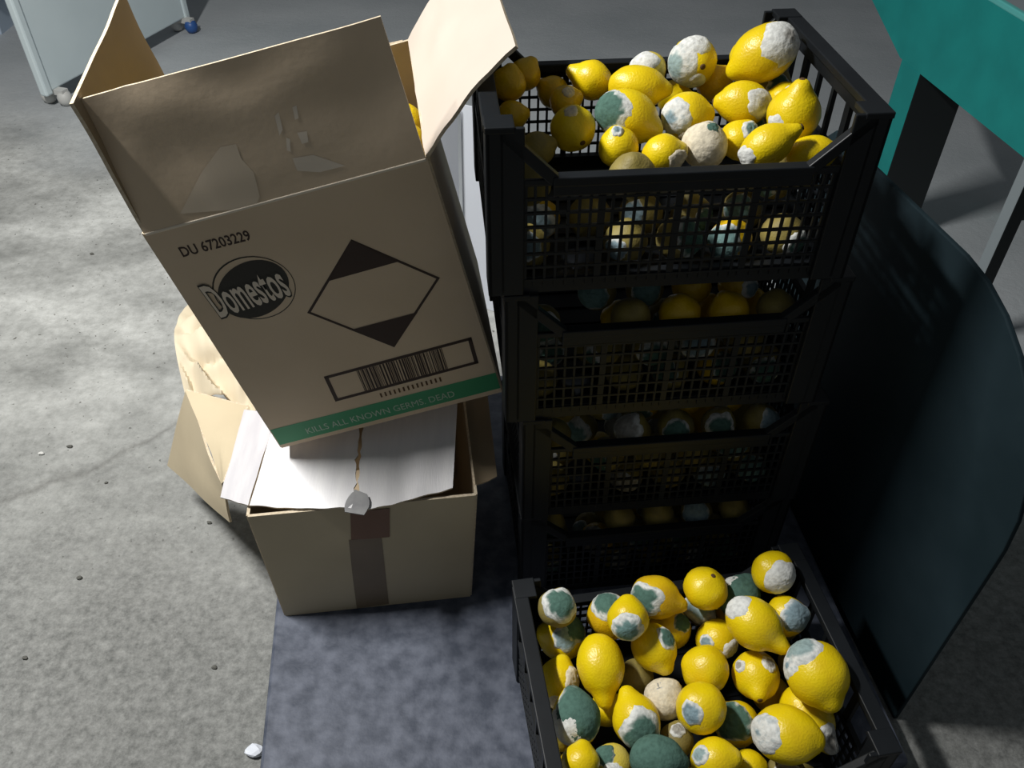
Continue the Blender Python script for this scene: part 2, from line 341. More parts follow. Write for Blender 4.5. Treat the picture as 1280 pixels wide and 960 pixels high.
# ---------------------------------------------------------------- crates
CW, CDp, CH, WH = 0.46, 0.34, 0.228, 0.163
def crate_parts(root):
    m = M['crate']; w, d = CW/2, CDp/2
    # base grid
    mb = MB()
    mb.box((0, 0, 0.006), (CW-0.03, CDp-0.03, 0.006))
    for y in np.linspace(-d+0.04, d-0.04, 7): mb.box((0, y, 0.010), (CW-0.03, 0.005, 0.004))
    for y in (-d+0.014, d-0.014): mb.box((0, y, 0.012), (CW-0.022, 0.012, 0.024))
    for x in (-w+0.014, w-0.014): mb.box((x, 0, 0.010), (0.012, CDp-0.022, 0.020))
    mb.build('base', m, root)
    # corner posts: L section, full height, small cap and ribs
    for sx in (-1, 1):
        for sy in (-1, 1):
            mb = MB(); t = 0.006
            mb.box((sx*(w-0.022), sy*(d-t/2), CH/2), (0.044, t, CH-0.004))
            mb.box((sx*(w-t/2), sy*(d-0.0225), CH/2), (t, 0.045, CH-0.004))
            mb.box((sx*(w-0.018), sy*(d-0.018), CH/2), (0.006, 0.036, CH-0.012))
            mb.box((sx*(w-0.016), sy*(d-0.016), CH-0.004), (0.034, 0.034, 0.008))
            mb.build('corner_post', m, root, bevel=0.0015)
    # long sides: woven mesh + ramped rim
    for sy in (-1, 1):
        y = sy*(d-0.008); mb = MB(); x0 = w-0.044
        nb = 29
        for k in range(nb):
            x = -x0+2*x0*k/(nb-1); wide = 0.0085 if k % 7 == 0 else 0.0032
            mb.box((x, y, (0.012+WH-0.008)/2), (wide, 0.004, WH-0.018))
        for k in range(8):
            z = 0.020+k*(WH-0.03)/7.0
            mb.box((0, y+sy*0.0005, z), (2*x0, 0.004, 0.0032))
        mb.build('mesh_wall', m, root)
        mb = MB(); y2 = sy*(d-0.006); xs = 0.150
        mb.box((0, y2, WH-0.004), (2*xs+0.006, 0.016, 0.012)); mb.box((0, y2+sy*0.005, WH-0.014), (2*xs+0.006, 0.005, 0.016))
        for sx in (-1, 1):
            mb.bar((sx*xs, y2, WH-0.004), (sx*(w-0.018), y2, CH-0.008), 0.014, 0.012, (0, 1, 0))
            mb.box((sx*(w-0.062), y2, WH-0.006), (0.040, 0.006, 0.008))
        mb.build('rim', m, root, bevel=0.0015)
    # short sides: mesh below, tall windows and broad rail on top
    for sx in (-1, 1):
        x = sx*(w-0.006); mb = MB(); y0 = d-0.045
        for k in range(19):
            yy = -y0+2*y0*k/18; mb.box((x, yy, 0.068), (0.004, 0.0034, 0.112))
        for k in range(6): mb.box((x+sx*0.0005, 0, 0.020+k*0.019), (0.004, 2*y0, 0.0034))
        mb.box((x, 0, 0.126), (0.008, 2*y0, 0.012))
        for k in range(6):
            yy = -y0+2*y0*(k)/5; mb.box((x, yy, 0.166), (0.006, 0.013 if k in (1, 4) else 0.007, 0.07))
        mb.build('mesh_wall', m, root)
        mb = MB(); mb.box((x-sx*0.003, 0, CH-0.006), (0.022, CDp-0.02, 0.010)); mb.box((x, 0, CH-0.018), (0.008, CDp-0.03, 0.030))
        mb.build('top_rail', m, root, bevel=0.0015)
CR = []          # (centre, yaw)
crate_specs = [  # x, y, base z, yaw, label
    (0.185, 1.060, ZP+3*CH, 5.0, 'black plastic crate heaped with sunlit-bright mouldy lemons, topmost of the stack'),
    (0.203, 1.066, ZP+2*CH, 5.5, 'black mesh crate of lemons directly under the topmost stacked crate'),
    (0.228, 1.072, ZP+1*CH, 5.5, 'black mesh crate of lemons second from the bottom of the stack'),
    (0.226, 1.080, ZP+0*CH, 6.0, 'black mesh crate at the bottom of the stack on the steel platform'),
    (0.254, 0.634, ZP, 9.0, 'single black plastic crate full of mouldy lemons in front of the stack')]
crate_specs[0] = crate_specs[0][:4]+('black plastic crate heaped with brightly lit mouldy lemons, topmost of the stack',)
proto = None
for i, (x, y, z, yw, lab) in enumerate(crate_specs):
    r = empty('plastic_crate', (x, y, z), rad(yw)); tag(r, lab, 'crate', 'black plastic lemon crates')
    if proto is None: crate_parts(r); proto = r
    else:
        for ch in proto.children:
            c = ch.copy(); COL.objects.link(c); c.parent = r
    CR.append((Vector((x, y, z)), rad(yw)))

# ---------------------------------------------------------------- open printed carton
e1 = Vector((0.9682, 0.1331, 0.2120)).normalized(); upb = Vector((-0.2016, -0.0875, 0.9755)); upb = (upb-e1*upb.dot(e1)).normalized(); dep = upb.cross(e1); dep = dep if dep.y > 0 else -dep
BW, BH, BD = 0.3664, 0.4343, 0.34
BC = Vector((-0.2374, 0.9557, 0.6403))     # centre of front face
BXM = Matrix((e1, dep, upb)).transposed().to_4x4(); BXM.translation = BC-upb*BH/2+dep*BD/2
bx = empty('printed_carton', mtx=BXM); tag(bx, 'open brown carton with black diamond mark, barcode and green band, tilted on white flaps', 'box')
bpy.context.view_layer.update()
hw, hd = BW/2, BD/2; T = 0.0045
def wr(amp, s, seed):                      # gentle cardboard waviness
    return lambda u, v, n: n*(amp*mnoise.noise(Vector((u*s+seed, v*s*0.9, seed*1.7))))
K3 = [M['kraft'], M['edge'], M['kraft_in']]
FT = 9
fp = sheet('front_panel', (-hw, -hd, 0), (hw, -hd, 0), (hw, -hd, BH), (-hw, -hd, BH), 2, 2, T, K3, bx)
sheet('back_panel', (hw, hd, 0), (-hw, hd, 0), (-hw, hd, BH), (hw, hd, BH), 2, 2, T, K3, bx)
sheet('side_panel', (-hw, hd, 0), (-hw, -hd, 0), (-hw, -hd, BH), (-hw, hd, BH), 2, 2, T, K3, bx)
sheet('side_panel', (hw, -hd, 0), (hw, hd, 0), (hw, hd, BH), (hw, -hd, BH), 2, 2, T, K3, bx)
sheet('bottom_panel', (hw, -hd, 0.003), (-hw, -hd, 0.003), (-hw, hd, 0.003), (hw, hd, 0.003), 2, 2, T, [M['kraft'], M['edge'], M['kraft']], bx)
t = rad(FT); FLn = 0.170; fy, fz = math.sin(t)*FLn, math.cos(t)*FLn
def fdisp(u, v, n):
    a = 0.006*mnoise.noise(Vector((u*4, v*3, 2.2)))*v + 0.004*math.sin(u*math.pi)*v
    a += -0.003*math.exp(-((u-0.27+0.1*v)/0.03)**2)*v
    return n*a
ff = sheet('front_flap', (-hw+.002, -hd, BH), (hw-.002, -hd, BH), (hw-.004, -hd+fy, BH+fz), (-hw+.004, -hd+fy, BH+fz), 24, 14, T, K3, bx, fdisp)
mb = MB(); mb.box((0, -hd-T/2+0.0006, BH-0.0012), (BW-0.004, 0.0030, 0.0040)); mb.build('fold_crease', M['crease'], bx, bevel=0.001)
t = rad(-4); Ls = 0.176
sheet('side_flap', (-hw, hd, BH), (-hw, -hd, BH), (-hw-math.sin(t)*Ls, -hd, BH+math.cos(t)*Ls), (-hw-math.sin(t)*Ls, hd-0.02, BH+math.cos(t)*Ls), 14, 10, T, [M['kraft'], M['edge'], M['kraft_in']], bx, wr(0.004, 3, 5))
t = rad(53); Lr = 0.170
sheet('side_flap', (hw, -hd, BH), (hw, hd, BH), (hw+math.sin(t)*Lr, hd-0.01, BH+math.cos(t)*Lr+.01), (hw+math.sin(t)*Lr, -hd+0.004, BH+math.cos(t)*Lr), 16, 12, T, [M['kraft'], M['edge'], M['pinkcream']], bx,
      lambda u, v, n: n*(-0.008*math.sin(v*3.0)+0.004*mnoise.noise(Vector((u*5, v*4, 9)))))
t = rad(128); Lb = 0.16
sheet('back_flap', (hw-.01, hd, BH), (-hw+.01, hd, BH), (-hw+.01, hd+math.sin(t)*Lb, BH+math.cos(t)*Lb), (hw-.01, hd+math.sin(t)*Lb, BH+math.cos(t)*Lb), 12, 8, T, [M['kraft'], M['edge'], M['pinkcream']], bx, wr(0.006, 3, 11))

# printing on the front face, drawn in the face's own plane
FN = -dep; FO = BC-dep*(T/2)
def face(px, py):
    q = atplane(px, py, FO, dep)-FO; return Vector((q.dot(e1), q.dot(upb)+BH/2))
def flat(name, polys, m, layer, parent=fp, y=None):
    yy = (-hd-T/2-0.0003*layer) if y is None else y
    v = []; f = []
    for pg in polys:
        i = len(v); v += [(p[0], yy, p[1]) for p in pg]; f.append(tuple(range(i, i+len(pg))))
    me = mesh_from(name, v, f, [m]); o = link(name, me, parent)
    return o
def text(name, s, p0, p1, hgt, m, layer, offset=0.0, parent=fp, xscale=None, extra=None):
    c = bpy.data.curves.new(name, 'FONT'); c.body = s; c.size = 1.0; c.offset = offset; c.resolution_u = 3; c.align_x = 'LEFT'
    to = bpy.data.objects.new(name, c); COL.objects.link(to); bpy.context.view_layer.update()
    me = bpy.data.meshes.new_from_object(to.evaluated_get(bpy.context.evaluated_depsgraph_get())); bpy.data.objects.remove(to)
    xs = [v.co.x for v in me.vertices]; x0, x1 = min(xs), max(xs)
    d = p1-p0; Lg = d.length; ca, sa = d.x/Lg, d.y/Lg; yy = -hd-T/2-0.0003*layer
    if extra is not None: x0, x1 = extra
    for v in me.vertices:
        a = (v.co.x-x0)/(x1-x0)*Lg; b = v.co.y/0.70*hgt
        v.co = (p0.x+a*ca-b*sa, yy, p0.y+a*sa+b*ca)
    me.materials.append(m); me.name = name
    o = link(name, me, parent); return o, (x0, x1)
def mmpx(a, b): return (face(*b)-face(*a)).length
text('code_text', 'DU 67203229', face(229, 321), face(315, 299), mmpx((229, 321), (226, 309)), M['ink'], 1, 0.02)
# diamond mark
D4 = [face(*p) for p in ((439, 299), (550, 347), (493, 434), (384, 391))]
cen = sum(D4, Vector((0, 0)))/4; D4i = [cen+(p-cen)*0.945 for p in D4]
flat('diamond_outline', [[D4[k], D4[(k+1) % 4], D4i[(k+1) % 4], D4i[k]] for k in range(4)], M['ink'], 1)
flat('diamond_corner', [[face(*p) for p in ((439, 300), (497, 327), (411, 351))]], M['ink'], 2)
flat('diamond_corner', [[face(*p) for p in ((493, 433), (439, 412), (522, 390))]], M['ink'], 2)
# barcode in a frame
B4 = [face(*p) for p in ((404.6, 470.7), (589.2, 421.1), (598.3, 453.9), (419.3, 502))]
def bil(u, v): return B4[0]*(1-u)*(1-v)+B4[1]*u*(1-v)+B4[2]*u*v+B4[3]*(1-u)*v
a, b_ = 0.026, 0.10
flat('barcode_frame', [[bil(0, 0), bil(1, 0), bil(1, b_), bil(0, b_)], [bil(0, 1-b_), bil(1, 1-b_), bil(1, 1), bil(0, 1)], [bil(0, 0), bil(a, 0), bil(a, 1), bil(0, 1)], [bil(1-a, 0), bil(1, 0), bil(1, 1), bil(1-a, 1)]], M['ink'], 1)
rb = random.Random(3); u = 0.215; bars = []
while u < 0.80:
    w_ = rb.choice([0.004, 0.004, 0.008, 0.012]); bars.append([bil(u, 0.1), bil(u+w_, 0.1), bil(u+w_, 0.93), bil(u, 0.93)]); u += w_+rb.choice([0.004, 0.004, 0.007, 0.010])
flat('barcode', bars, M['ink'], 2)
digs = []                                   # tiny row of digits under the barcode, too small to read
for k in range(14):
    u = 0.30+k*0.032; digs.append([bil(u, 1.13), bil(u+0.012, 1.13), bil(u+0.012, 1.30), bil(u, 1.30)])
flat('barcode_digits', digs, M['smear'] if False else M['scar'], 1)
# green band and slogan
G4 = [face(335.5, 538), face(618, 466), face(627, 484.5), face(347, 557)]
G4[0].x = G4[3].x = -hw+0.0005; G4[1].x = G4[2].x = hw-0.0005
flat('green_band', [G4], M['green_ink'], 1)
text('band_text', 'KILLS ALL KNOWN GERMS. DEAD', face(385, 542), face(569, 495), mmpx((385, 542), (383, 535)), M['white_ink'], 2, -0.004)
# round swoosh logo with bold outlined lettering
lc = face(317, 361); lr = mmpx((317, 361), (366, 348))
def ell(cx, cy, a, b, ang, n=40):
    ca, sa = math.cos(ang), math.sin(ang); return [Vector((lc.x+lr*(cx+a*math.cos(k*2*math.pi/n)*ca-b*math.sin(k*2*math.pi/n)*sa), lc.y+lr*(cy+a*math.cos(k*2*math.pi/n)*sa+b*math.sin(k*2*math.pi/n)*ca))) for k in range(n)]
flat('logo_ring', [ell(0.02, 0.0, 1.0, 0.96, rad(24))], M['ink_logo'], 1)
flat('logo_swoosh', [ell(0.03, 0.0, 0.975, 0.925, rad(24))], M['kraft'], 2)
flat('logo_disc', [ell(-0.01, -0.02, 0.985, 0.76, rad(33))], M['ink_logo'], 3)
q0, q1 = face(275, 396), face(366, 366); hh = mmpx((274, 394), (266, 361))*1.22
_, ex = text('logo_outline', 'Domestos', q0, q1, hh, M['ink_logo'], 4, 0.055)
text('logo_letters', 'Domestos', q0, q1, hh, M['smear'], 5, 0.016, extra=ex)
# scuffs and a peeled patch on the standing flap, laid on the flap's own plane
fln = Vector((0, -math.cos(rad(FT)), math.sin(rad(FT))))
fwn = (BXM.to_3x3() @ fln); fpo = BXM @ Vector((0, -hd, BH))
def flap_patch(name, px, m, layer):
    inv = BXM.inverted(); pts = []
    for p in px:
        q = inv @ atplane(*p, fpo, fwn)
        v_ = (q-Vector((0, -hd, BH))).dot(Vector((0, math.sin(rad(FT)), math.cos(rad(FT)))))/FLn; u_ = (q.x+hw)/BW
        pts.append((q, u_, v_))
    bm = bmesh.new(); vs = [bm.verts.new(p[0]) for p in pts]; bm.faces.new(vs)
    bmesh.ops.triangulate(bm, faces=bm.faces[:])
    for _ in range(3): bmesh.ops.subdivide_edges(bm, edges=bm.edges[:], cuts=1, use_grid_fill=True)
    fu = Vector((0, math.sin(rad(FT)), math.cos(rad(FT))))
    for v in bm.verts:
        v_ = (v.co-Vector((0, -hd, BH))).dot(fu)/FLn; u_ = (v.co.x+hw)/BW
        v.co = v.co+fln*(T/2+0.0004*layer)+fdisp(min(1, max(0, u_)), min(1, max(0, v_)), fln)
    me = bpy.data.meshes.new(name); bm.to_mesh(me); bm.free(); me.materials.append(m)
    for p in me.polygons: p.use_smooth = True
    return link(name, me, ff)
flap_patch('peeled_patch', [(226, 266), (252, 215), (276, 182), (296, 178), (302, 196), (318, 214), (325, 244), (320, 258), (280, 262)], M['scuff'], 1)
for pg in ([(344, 143), (349, 138), (354, 160), (350, 168)], [(366, 132), (371, 130), (374, 146), (369, 148)], [(372, 164), (384, 162), (386, 176), (378, 178)], [(358, 170), (363, 172), (364, 188), (359, 186)], [(366, 196), (392, 192), (432, 206), (400, 214), (372, 212)]):
    flap_patch('scuff_mark', pg, M['smear'], 1)

# ---------------------------------------------------------------- lower worn box with white top flaps
LZ = 0.345
bl, br = Vector((-0.404, 0.852, ZP)), Vector((-0.076, 0.893, ZP))
ldir = (br-bl).normalized(); lback = Vector((-ldir.y, ldir.x, 0)); LD = 0.33
lb = empty('worn_box', tuple((bl+br)/2+lback*LD/2)); tag(lb, 'worn brown cardboard box with torn white top flaps and parcel tape on the platform', 'box')
tl_, tr_ = Vector((-0.412, 0.848, LZ-0.003)), Vector((-0.058, 0.896, LZ-0.008))
K2 = [M['kraft_low'], M['edge'], M['kraft_in']]
def ls(name, a, b, c, d, nx, ny, mats, disp=None, th=0.005): o = sheet(name, a, b, c, d, nx, ny, th, mats, None, disp); child_abs(o, lb); return o
bulge = lambda u, v, n: n*(0.010*math.sin(math.pi*u)*math.sin(math.pi*v)+0.003*mnoise.noise(Vector((u*5, v*4, 4)))*math.sin(math.pi*v))
fr_ = ls('front_panel', bl, br, tr_, tl_, 20, 14, K2, bulge)
blb, brb = bl+lback*LD, br+lback*LD; tlb, trb = tl_+lback*LD, tr_+lback*LD
ls('side_panel', blb, bl, tl_, tlb, 12, 10, K2, lambda u, v, n: n*(0.012*math.sin(math.pi*v)*math.sin(math.pi*u)))
ls('side_panel', br, brb, trb, tr_, 12, 10, K2, lambda u, v, n: n*(0.010*math.sin(math.pi*v)*math.sin(math.pi*u)))
ls('back_panel', brb, blb, tlb, trb, 8, 8, K2)
ls('bottom_panel', br+Vector((0, 0, .004)), bl+Vector((0, 0, .004)), blb+Vector((0, 0, .004)), brb+Vector((0, 0, .004)), 2, 2, K2)
# white closing flaps, split by a ragged tear
W2 = [M['white_card'], M['edge'], M['kraft_in']]
A = atz(312, 632, LZ+.004); Bm = atz(440, 636, LZ+.004); B2 = atz(446, 640, LZ+.001); Cc = atz(566, 611, LZ+.006)
A2 = atz(347, 515, LZ+.032); Cb = atz(572, 500, LZ+.058)
Bm2 = A2+(Cb-A2)*0.475
def ragged(side):
    def d(u, v, n):
        e = u if side > 0 else 1-u
        j = 0.005*mnoise.noise(Vector((v*9, side*3.1, 0.3)))+0.004*mnoise.noise(Vector((v*25, side, 5)))
        fr = 0.0025*mnoise.noise(Vector((u*6, side*7, 1.3)))*(1-v)**3
        sag = -0.004*math.sin(math.pi*min(1, e))
        return ldir*(j*(e**6))+lback*fr+n*(sag+0.0025*mnoise.noise(Vector((u*4, v*2, side*2))))
    return d
ls('white_flap', A, Bm, Bm2-ldir*0.001, A2, 26, 22, W2, ragged(1), 0.0035)
ls('white_flap', B2, Cc, Cb, Bm2+ldir*0.001, 26, 22, W2, ragged(-1), 0.0035)
G_ = [mat('grey_white_cardboard', (0.50, 0.49, 0.52), 0.6, (0.58, 0.57, 0.59), 5, 0.15, 30, stretch=(12, 2, 2)), M['edge'], M['kraft_in']]
ls('folded_strip', atz(276, 622, LZ-.008), A+Vector((-.0015, 0, -.001)), A2+Vector((-.0015, 0, -.001)), atz(306, 513, LZ+.020), 8, 14, G_, wr(0.003, 4, 3), 0.0035)
ls('torn_tab', atz(431, 640, LZ+.003), atz(455, 644, LZ+.001), atz(459, 618, LZ+.013), atz(444, 612, LZ+.012), 6, 6, [M['torn'], M['torn']], lambda u, v, n: (ldir*(0.006*math.sin(math.pi*v)*(u-0.5)*2)), 0.002)
# tape
def tape(pxs, m, off):
    pts = []; fn = Vector((ldir.y, -ldir.x, 0)); 
    rows = 12; (x0, y0), (x1, y1), (x2, y2), (x3, y3) = pxs; v = []; f = []
    for j in range(rows+1):
        for i in range(5):
            s, t_ = i/4, j/rows
            px = (x0*(1-s)+x1*s)*(1-t_)+(x3*(1-s)+x2*s)*t_; py = (y0*(1-s)+y1*s)*(1-t_)+(y3*(1-s)+y2*s)*t_
            q = atplane(px, py, bl+fn*0.006, fn); u = (q-bl).dot(ldir)/(br-bl).length; vv = (q.z-ZP)/(LZ-ZP)
            v.append(q-fn*0.006+bulge(min(max(u, 0), 1), min(max(vv, 0), 1), fn)+fn*(0.0030+off))
    for j in range(rows):
        for i in range(4): f.append((j*5+i, j*5+i+1, (j+1)*5+i+1, (j+1)*5+i))
    n = len(v); v += [p-fn*0.0006 for p in v]; f += [tuple(n+k for k in reversed(q)) for q in f]
    o = link('tape', mesh_from('tape', v, f, [m], smooth=True)); child_abs(o, lb)
tape([(436, 672), (477, 668), (486, 756), (446, 762)], M['tape'], 0.0006)
tape([(438, 640), (487, 636), (487, 668), (439, 671)], M['tape_red'], 0.0012)
# creased left flap: a ledge folding out and a darker end hanging down
fA = [atz(277, 604, LZ-.006), atz(308, 509, LZ+.0), atz(234, 488, LZ+.004), atz(252, 540, LZ-.002)]
fold0, fold1 = atz(279, 604, 0.315), atz(233, 487, LZ+.002)
K4 = [M['kraft_low'], M['edge'], M['kraft_low']]
ls('side_flap', fold0, atz(280, 602, LZ-.005), atz(309, 507, LZ), fold1, 8, 10, K4, wr(0.004, 3, 8), 0.004)
ls('flap_end', atz(290, 652, 0.225), fold0, fold1, atz(211, 581, 0.10), 8, 10, K4, wr(0.006, 2, 21), 0.004)
# crumpled cream back flap bulging out behind
c00, c10 = atz(231, 492, 0.335), atz(318, 512, 0.338)
c01, c11 = Vector((-0.635, 1.48, 0.30)), Vector((-0.475, 1.42, 0.32))
def crumple(u, v, n):
    a = 0.075*math.sin(math.pi*min(1, v*1.05))*(0.75+0.25*u)
    f1 = mnoise.noise(Vector((u*2.6+v*2.4, v*3.1-u*2.0, 7.7))); f2 = mnoise.noise(Vector((u*5.2-v*3.0, v*6.0+u*3, 2.1)))
    a += 0.022*abs(f1)*math.sin(math.pi*min(1, v+0.06))
    dx_, dy_ = u+0.06, v-0.30; r_ = math.hypot(dx_, dy_); th = (math.atan2(dy_, max(dx_, 0.02))/math.pi+0.5)*5.0+0.25*f2
    sw = th-math.floor(th); sw = sw/0.78 if sw < 0.78 else (1-sw)/0.22
    a += 0.085*r_*(sw-0.5)*min(1, u*3+0.15)
    for v0, k, w_, d_ in ((0.14, 0.22, 0.03, 0.018),):
        t_ = (v-v0-k*u)/w_; a -= d_*math.exp(-abs(t_)*1.3)*min(1, u*2.2)
    side = -0.030*math.sin(math.pi*v)*(1-u)
    return Vector((side, 0, a*(1-0.72*u*u)))
ls('crumpled_flap', c00, c10, c11, c01, 44, 50, [M['cream'], M['edge'], M['cream']], crumple, 0.003)
# brown flap squeezed upright between the box and the stack
r0, r1 = tr_+lback*0.02, tr_+lback*(LD-0.02)
ls('side_flap', r0, r1, Vector((-0.052, 1.20, 0.335)), Vector((-0.026, 0.955, 0.312)), 10, 10, K2, lambda u, v, n: n*(0.006*math.sin(math.pi*v)), 0.004)

# ---------------------------------------------------------------- lemons
WT, CRM = (0.74, 0.75, 0.72), (0.74, 0.67, 0.52)
MC = {'g': (0.085, 0.165, 0.135), 'b': (0.24, 0.335, 0.38), 't': (0.16, 0.27, 0.26), 'a': (0.34, 0.33, 0.30), 'w': WT, 'c': CRM, 'l': (0.30, 0.40, 0.40)}
def surf(n, l, w, nip, seed):
    z = n.z; t = max(0.0, (z-0.84)/0.16); t = t*t*(3-2*t); s = max(0.0, (-z-0.93)/0.07)
    k = 1+0.045*mnoise.noise(n*1.6+Vector((seed*3.1, seed, 0)))+0.012*mnoise.noise(n*5+Vector((0, seed*2.3, seed)))
    sh = 1-0.10*max(0, z)**2
    return Vector((n.x*w*k*sh, n.y*w*k*sh, l*(z*0.88*k+nip*0.24*t+0.02*s)))
def lemon_mesh(l, w, nip, seed, m):
    seg, rg = 26, 20; v = [surf(Vector((0, 0, -1)), l, w, nip, seed)]; f = []
    zs = [-math.cos(math.pi*(j/(rg))**0.93) for j in range(1, rg)]
    for z in zs:
        r_ = math.sqrt(max(0, 1-z*z))
        for k in range(seg): a = 2*math.pi*k/seg; v.append(surf(Vector((r_*math.cos(a), r_*math.sin(a), z)), l, w, nip, seed))
    v.append(surf(Vector((0, 0, 1)), l, w, nip, seed)); top = len(v)-1
    for k in range(seg): f.append((0, 1+(k+1) % seg, 1+k)); f.append((top, 1+(rg-2)*seg+k, 1+(rg-2)*seg+(k+1) % seg))
    for j in range(rg-2):
        for k in range(seg): f.append((1+j*seg+k, 1+j*seg+(k+1) % seg, 1+(j+1)*seg+(k+1) % seg, 1+(j+1)*seg+k))
    return mesh_from('lemon', v, f, [m], smooth=True)
def mould_mesh(l, w, nip, seed, m, al, inner, col, rim=WT):
    """a proud fuzzy patch around unit direction m"""
    m = m.normalized(); x = m.orthogonal().normalized(); y = m.cross(x); rings, seg = 13, 34
    v = []; cols = []; f = []
    def pt(i, k):
        ph = 2*math.pi*k/seg; e = i/rings
        wob = 1+0.22*mnoise.noise(Vector((math.cos(ph)*1.7+seed, math.sin(ph)*1.7, seed*2)))+0.10*mnoise.noise(Vector((math.cos(ph)*5+seed, math.sin(ph)*5, 3+seed)))
        th = al*e*wob; th = min(th, 2.9)
        n = m*math.cos(th)+(x*math.cos(ph)+y*math.sin(ph))*math.sin(th)
        p = surf(n, l, w, nip, seed)
        h = 0.0022*(1-e**5)-0.0012*(e**8)+0.0009*mnoise.noise(n*9+Vector((seed, 0, 0)))*(1-e**3)
        q = p+p.normalized()*h
        thr = inner*(1+0.25*mnoise.noise(n*3.5+Vector((0, seed, 0)))+0.15*mnoise.noise(n*11))
        s = min(1, max(0, (thr-e)/0.14+0.5)) if inner > 0 else 0
        c = [rim[q_]*(1-s)+col[q_]*s for q_ in range(3)]
        sp = mnoise.noise(n*7+Vector((seed, seed, 1)))
        if sp > 0.28 and inner > 0: c = [cc*0.6+col[q_]*0.4 for q_, cc in enumerate(c)]
        return q, (*c, 1)
    p, c = pt(0, 0); v.append(p); cols.append(c)
    for i in range(1, rings+1):
        for k in range(seg): p, c = pt(i, k); v.append(p); cols.append(c)
    for k in range(seg): f.append((0, 1+k, 1+(k+1) % seg))
    for i in range(rings-1):
        for k in range(seg): f.append((1+i*seg+k, 1+(i+1)*seg+k, 1+(i+1)*seg+(k+1) % seg, 1+i*seg+(k+1) % seg))
    me = bpy.data.meshes.new('mould'); me.from_pydata([tuple(q) for q in v], [], f); me.materials.append(M['mould'])
    at = me.color_attributes.new('tint', 'FLOAT_COLOR', 'POINT')
    at.data.foreach_set('color', [x_ for c in cols for x_ in c])
    for q in me.polygons: q.use_smooth = True
    return me
_sc = []
for j, (r_, z_) in enumerate(((0.0, 0.0006), (0.0022, 0.0010), (0.0036, 0.0002), (0.0044, -0.0012))):
    _sc += [(r_*math.cos(2*math.pi*k/10), r_*math.sin(2*math.pi*k/10), z_) for k in range(10)]
SCAR = mesh_from('stem_scar', _sc, [(j*10+k, j*10+(k+1) % 10, (j+1)*10+(k+1) % 10, (j+1)*10+k) for j in range(3) for k in range(10)], [M['scar']], smooth=True)

def frame_for(axis):
    z = axis.normalized(); x = z.orthogonal().normalized(); y = z.cross(x); return Matrix((x, y, z)).transposed()
def make_lemon(pos, axis, l, w, nip, seed, tone, moulds, scar, label, group):
    """moulds: list of (world direction, angular radius, inner ratio, colour key)"""
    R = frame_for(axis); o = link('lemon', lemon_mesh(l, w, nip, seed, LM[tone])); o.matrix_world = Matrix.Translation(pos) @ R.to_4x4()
    Ri = R.transposed()
    for k, (d, al, inner, key) in enumerate(moulds):
        rim = CRM if key == 'c' else WT
        link('mould', mould_mesh(l, w, nip, seed+k*0.37, Ri @ d, al, inner, MC[key], rim), o)
    if scar:
        dz = 1 if scar > 0 else -1; n = Vector((0, 0, dz)); q = surf(n, l, w, nip, seed)
        Rm = Matrix.Rotation(0 if dz > 0 else math.pi, 4, 'X'); s = link('stem_scar', SCAR, o); s.matrix_local = Matrix.Translation(q) @ Rm
    tag(o, label, 'lemon', group); return o

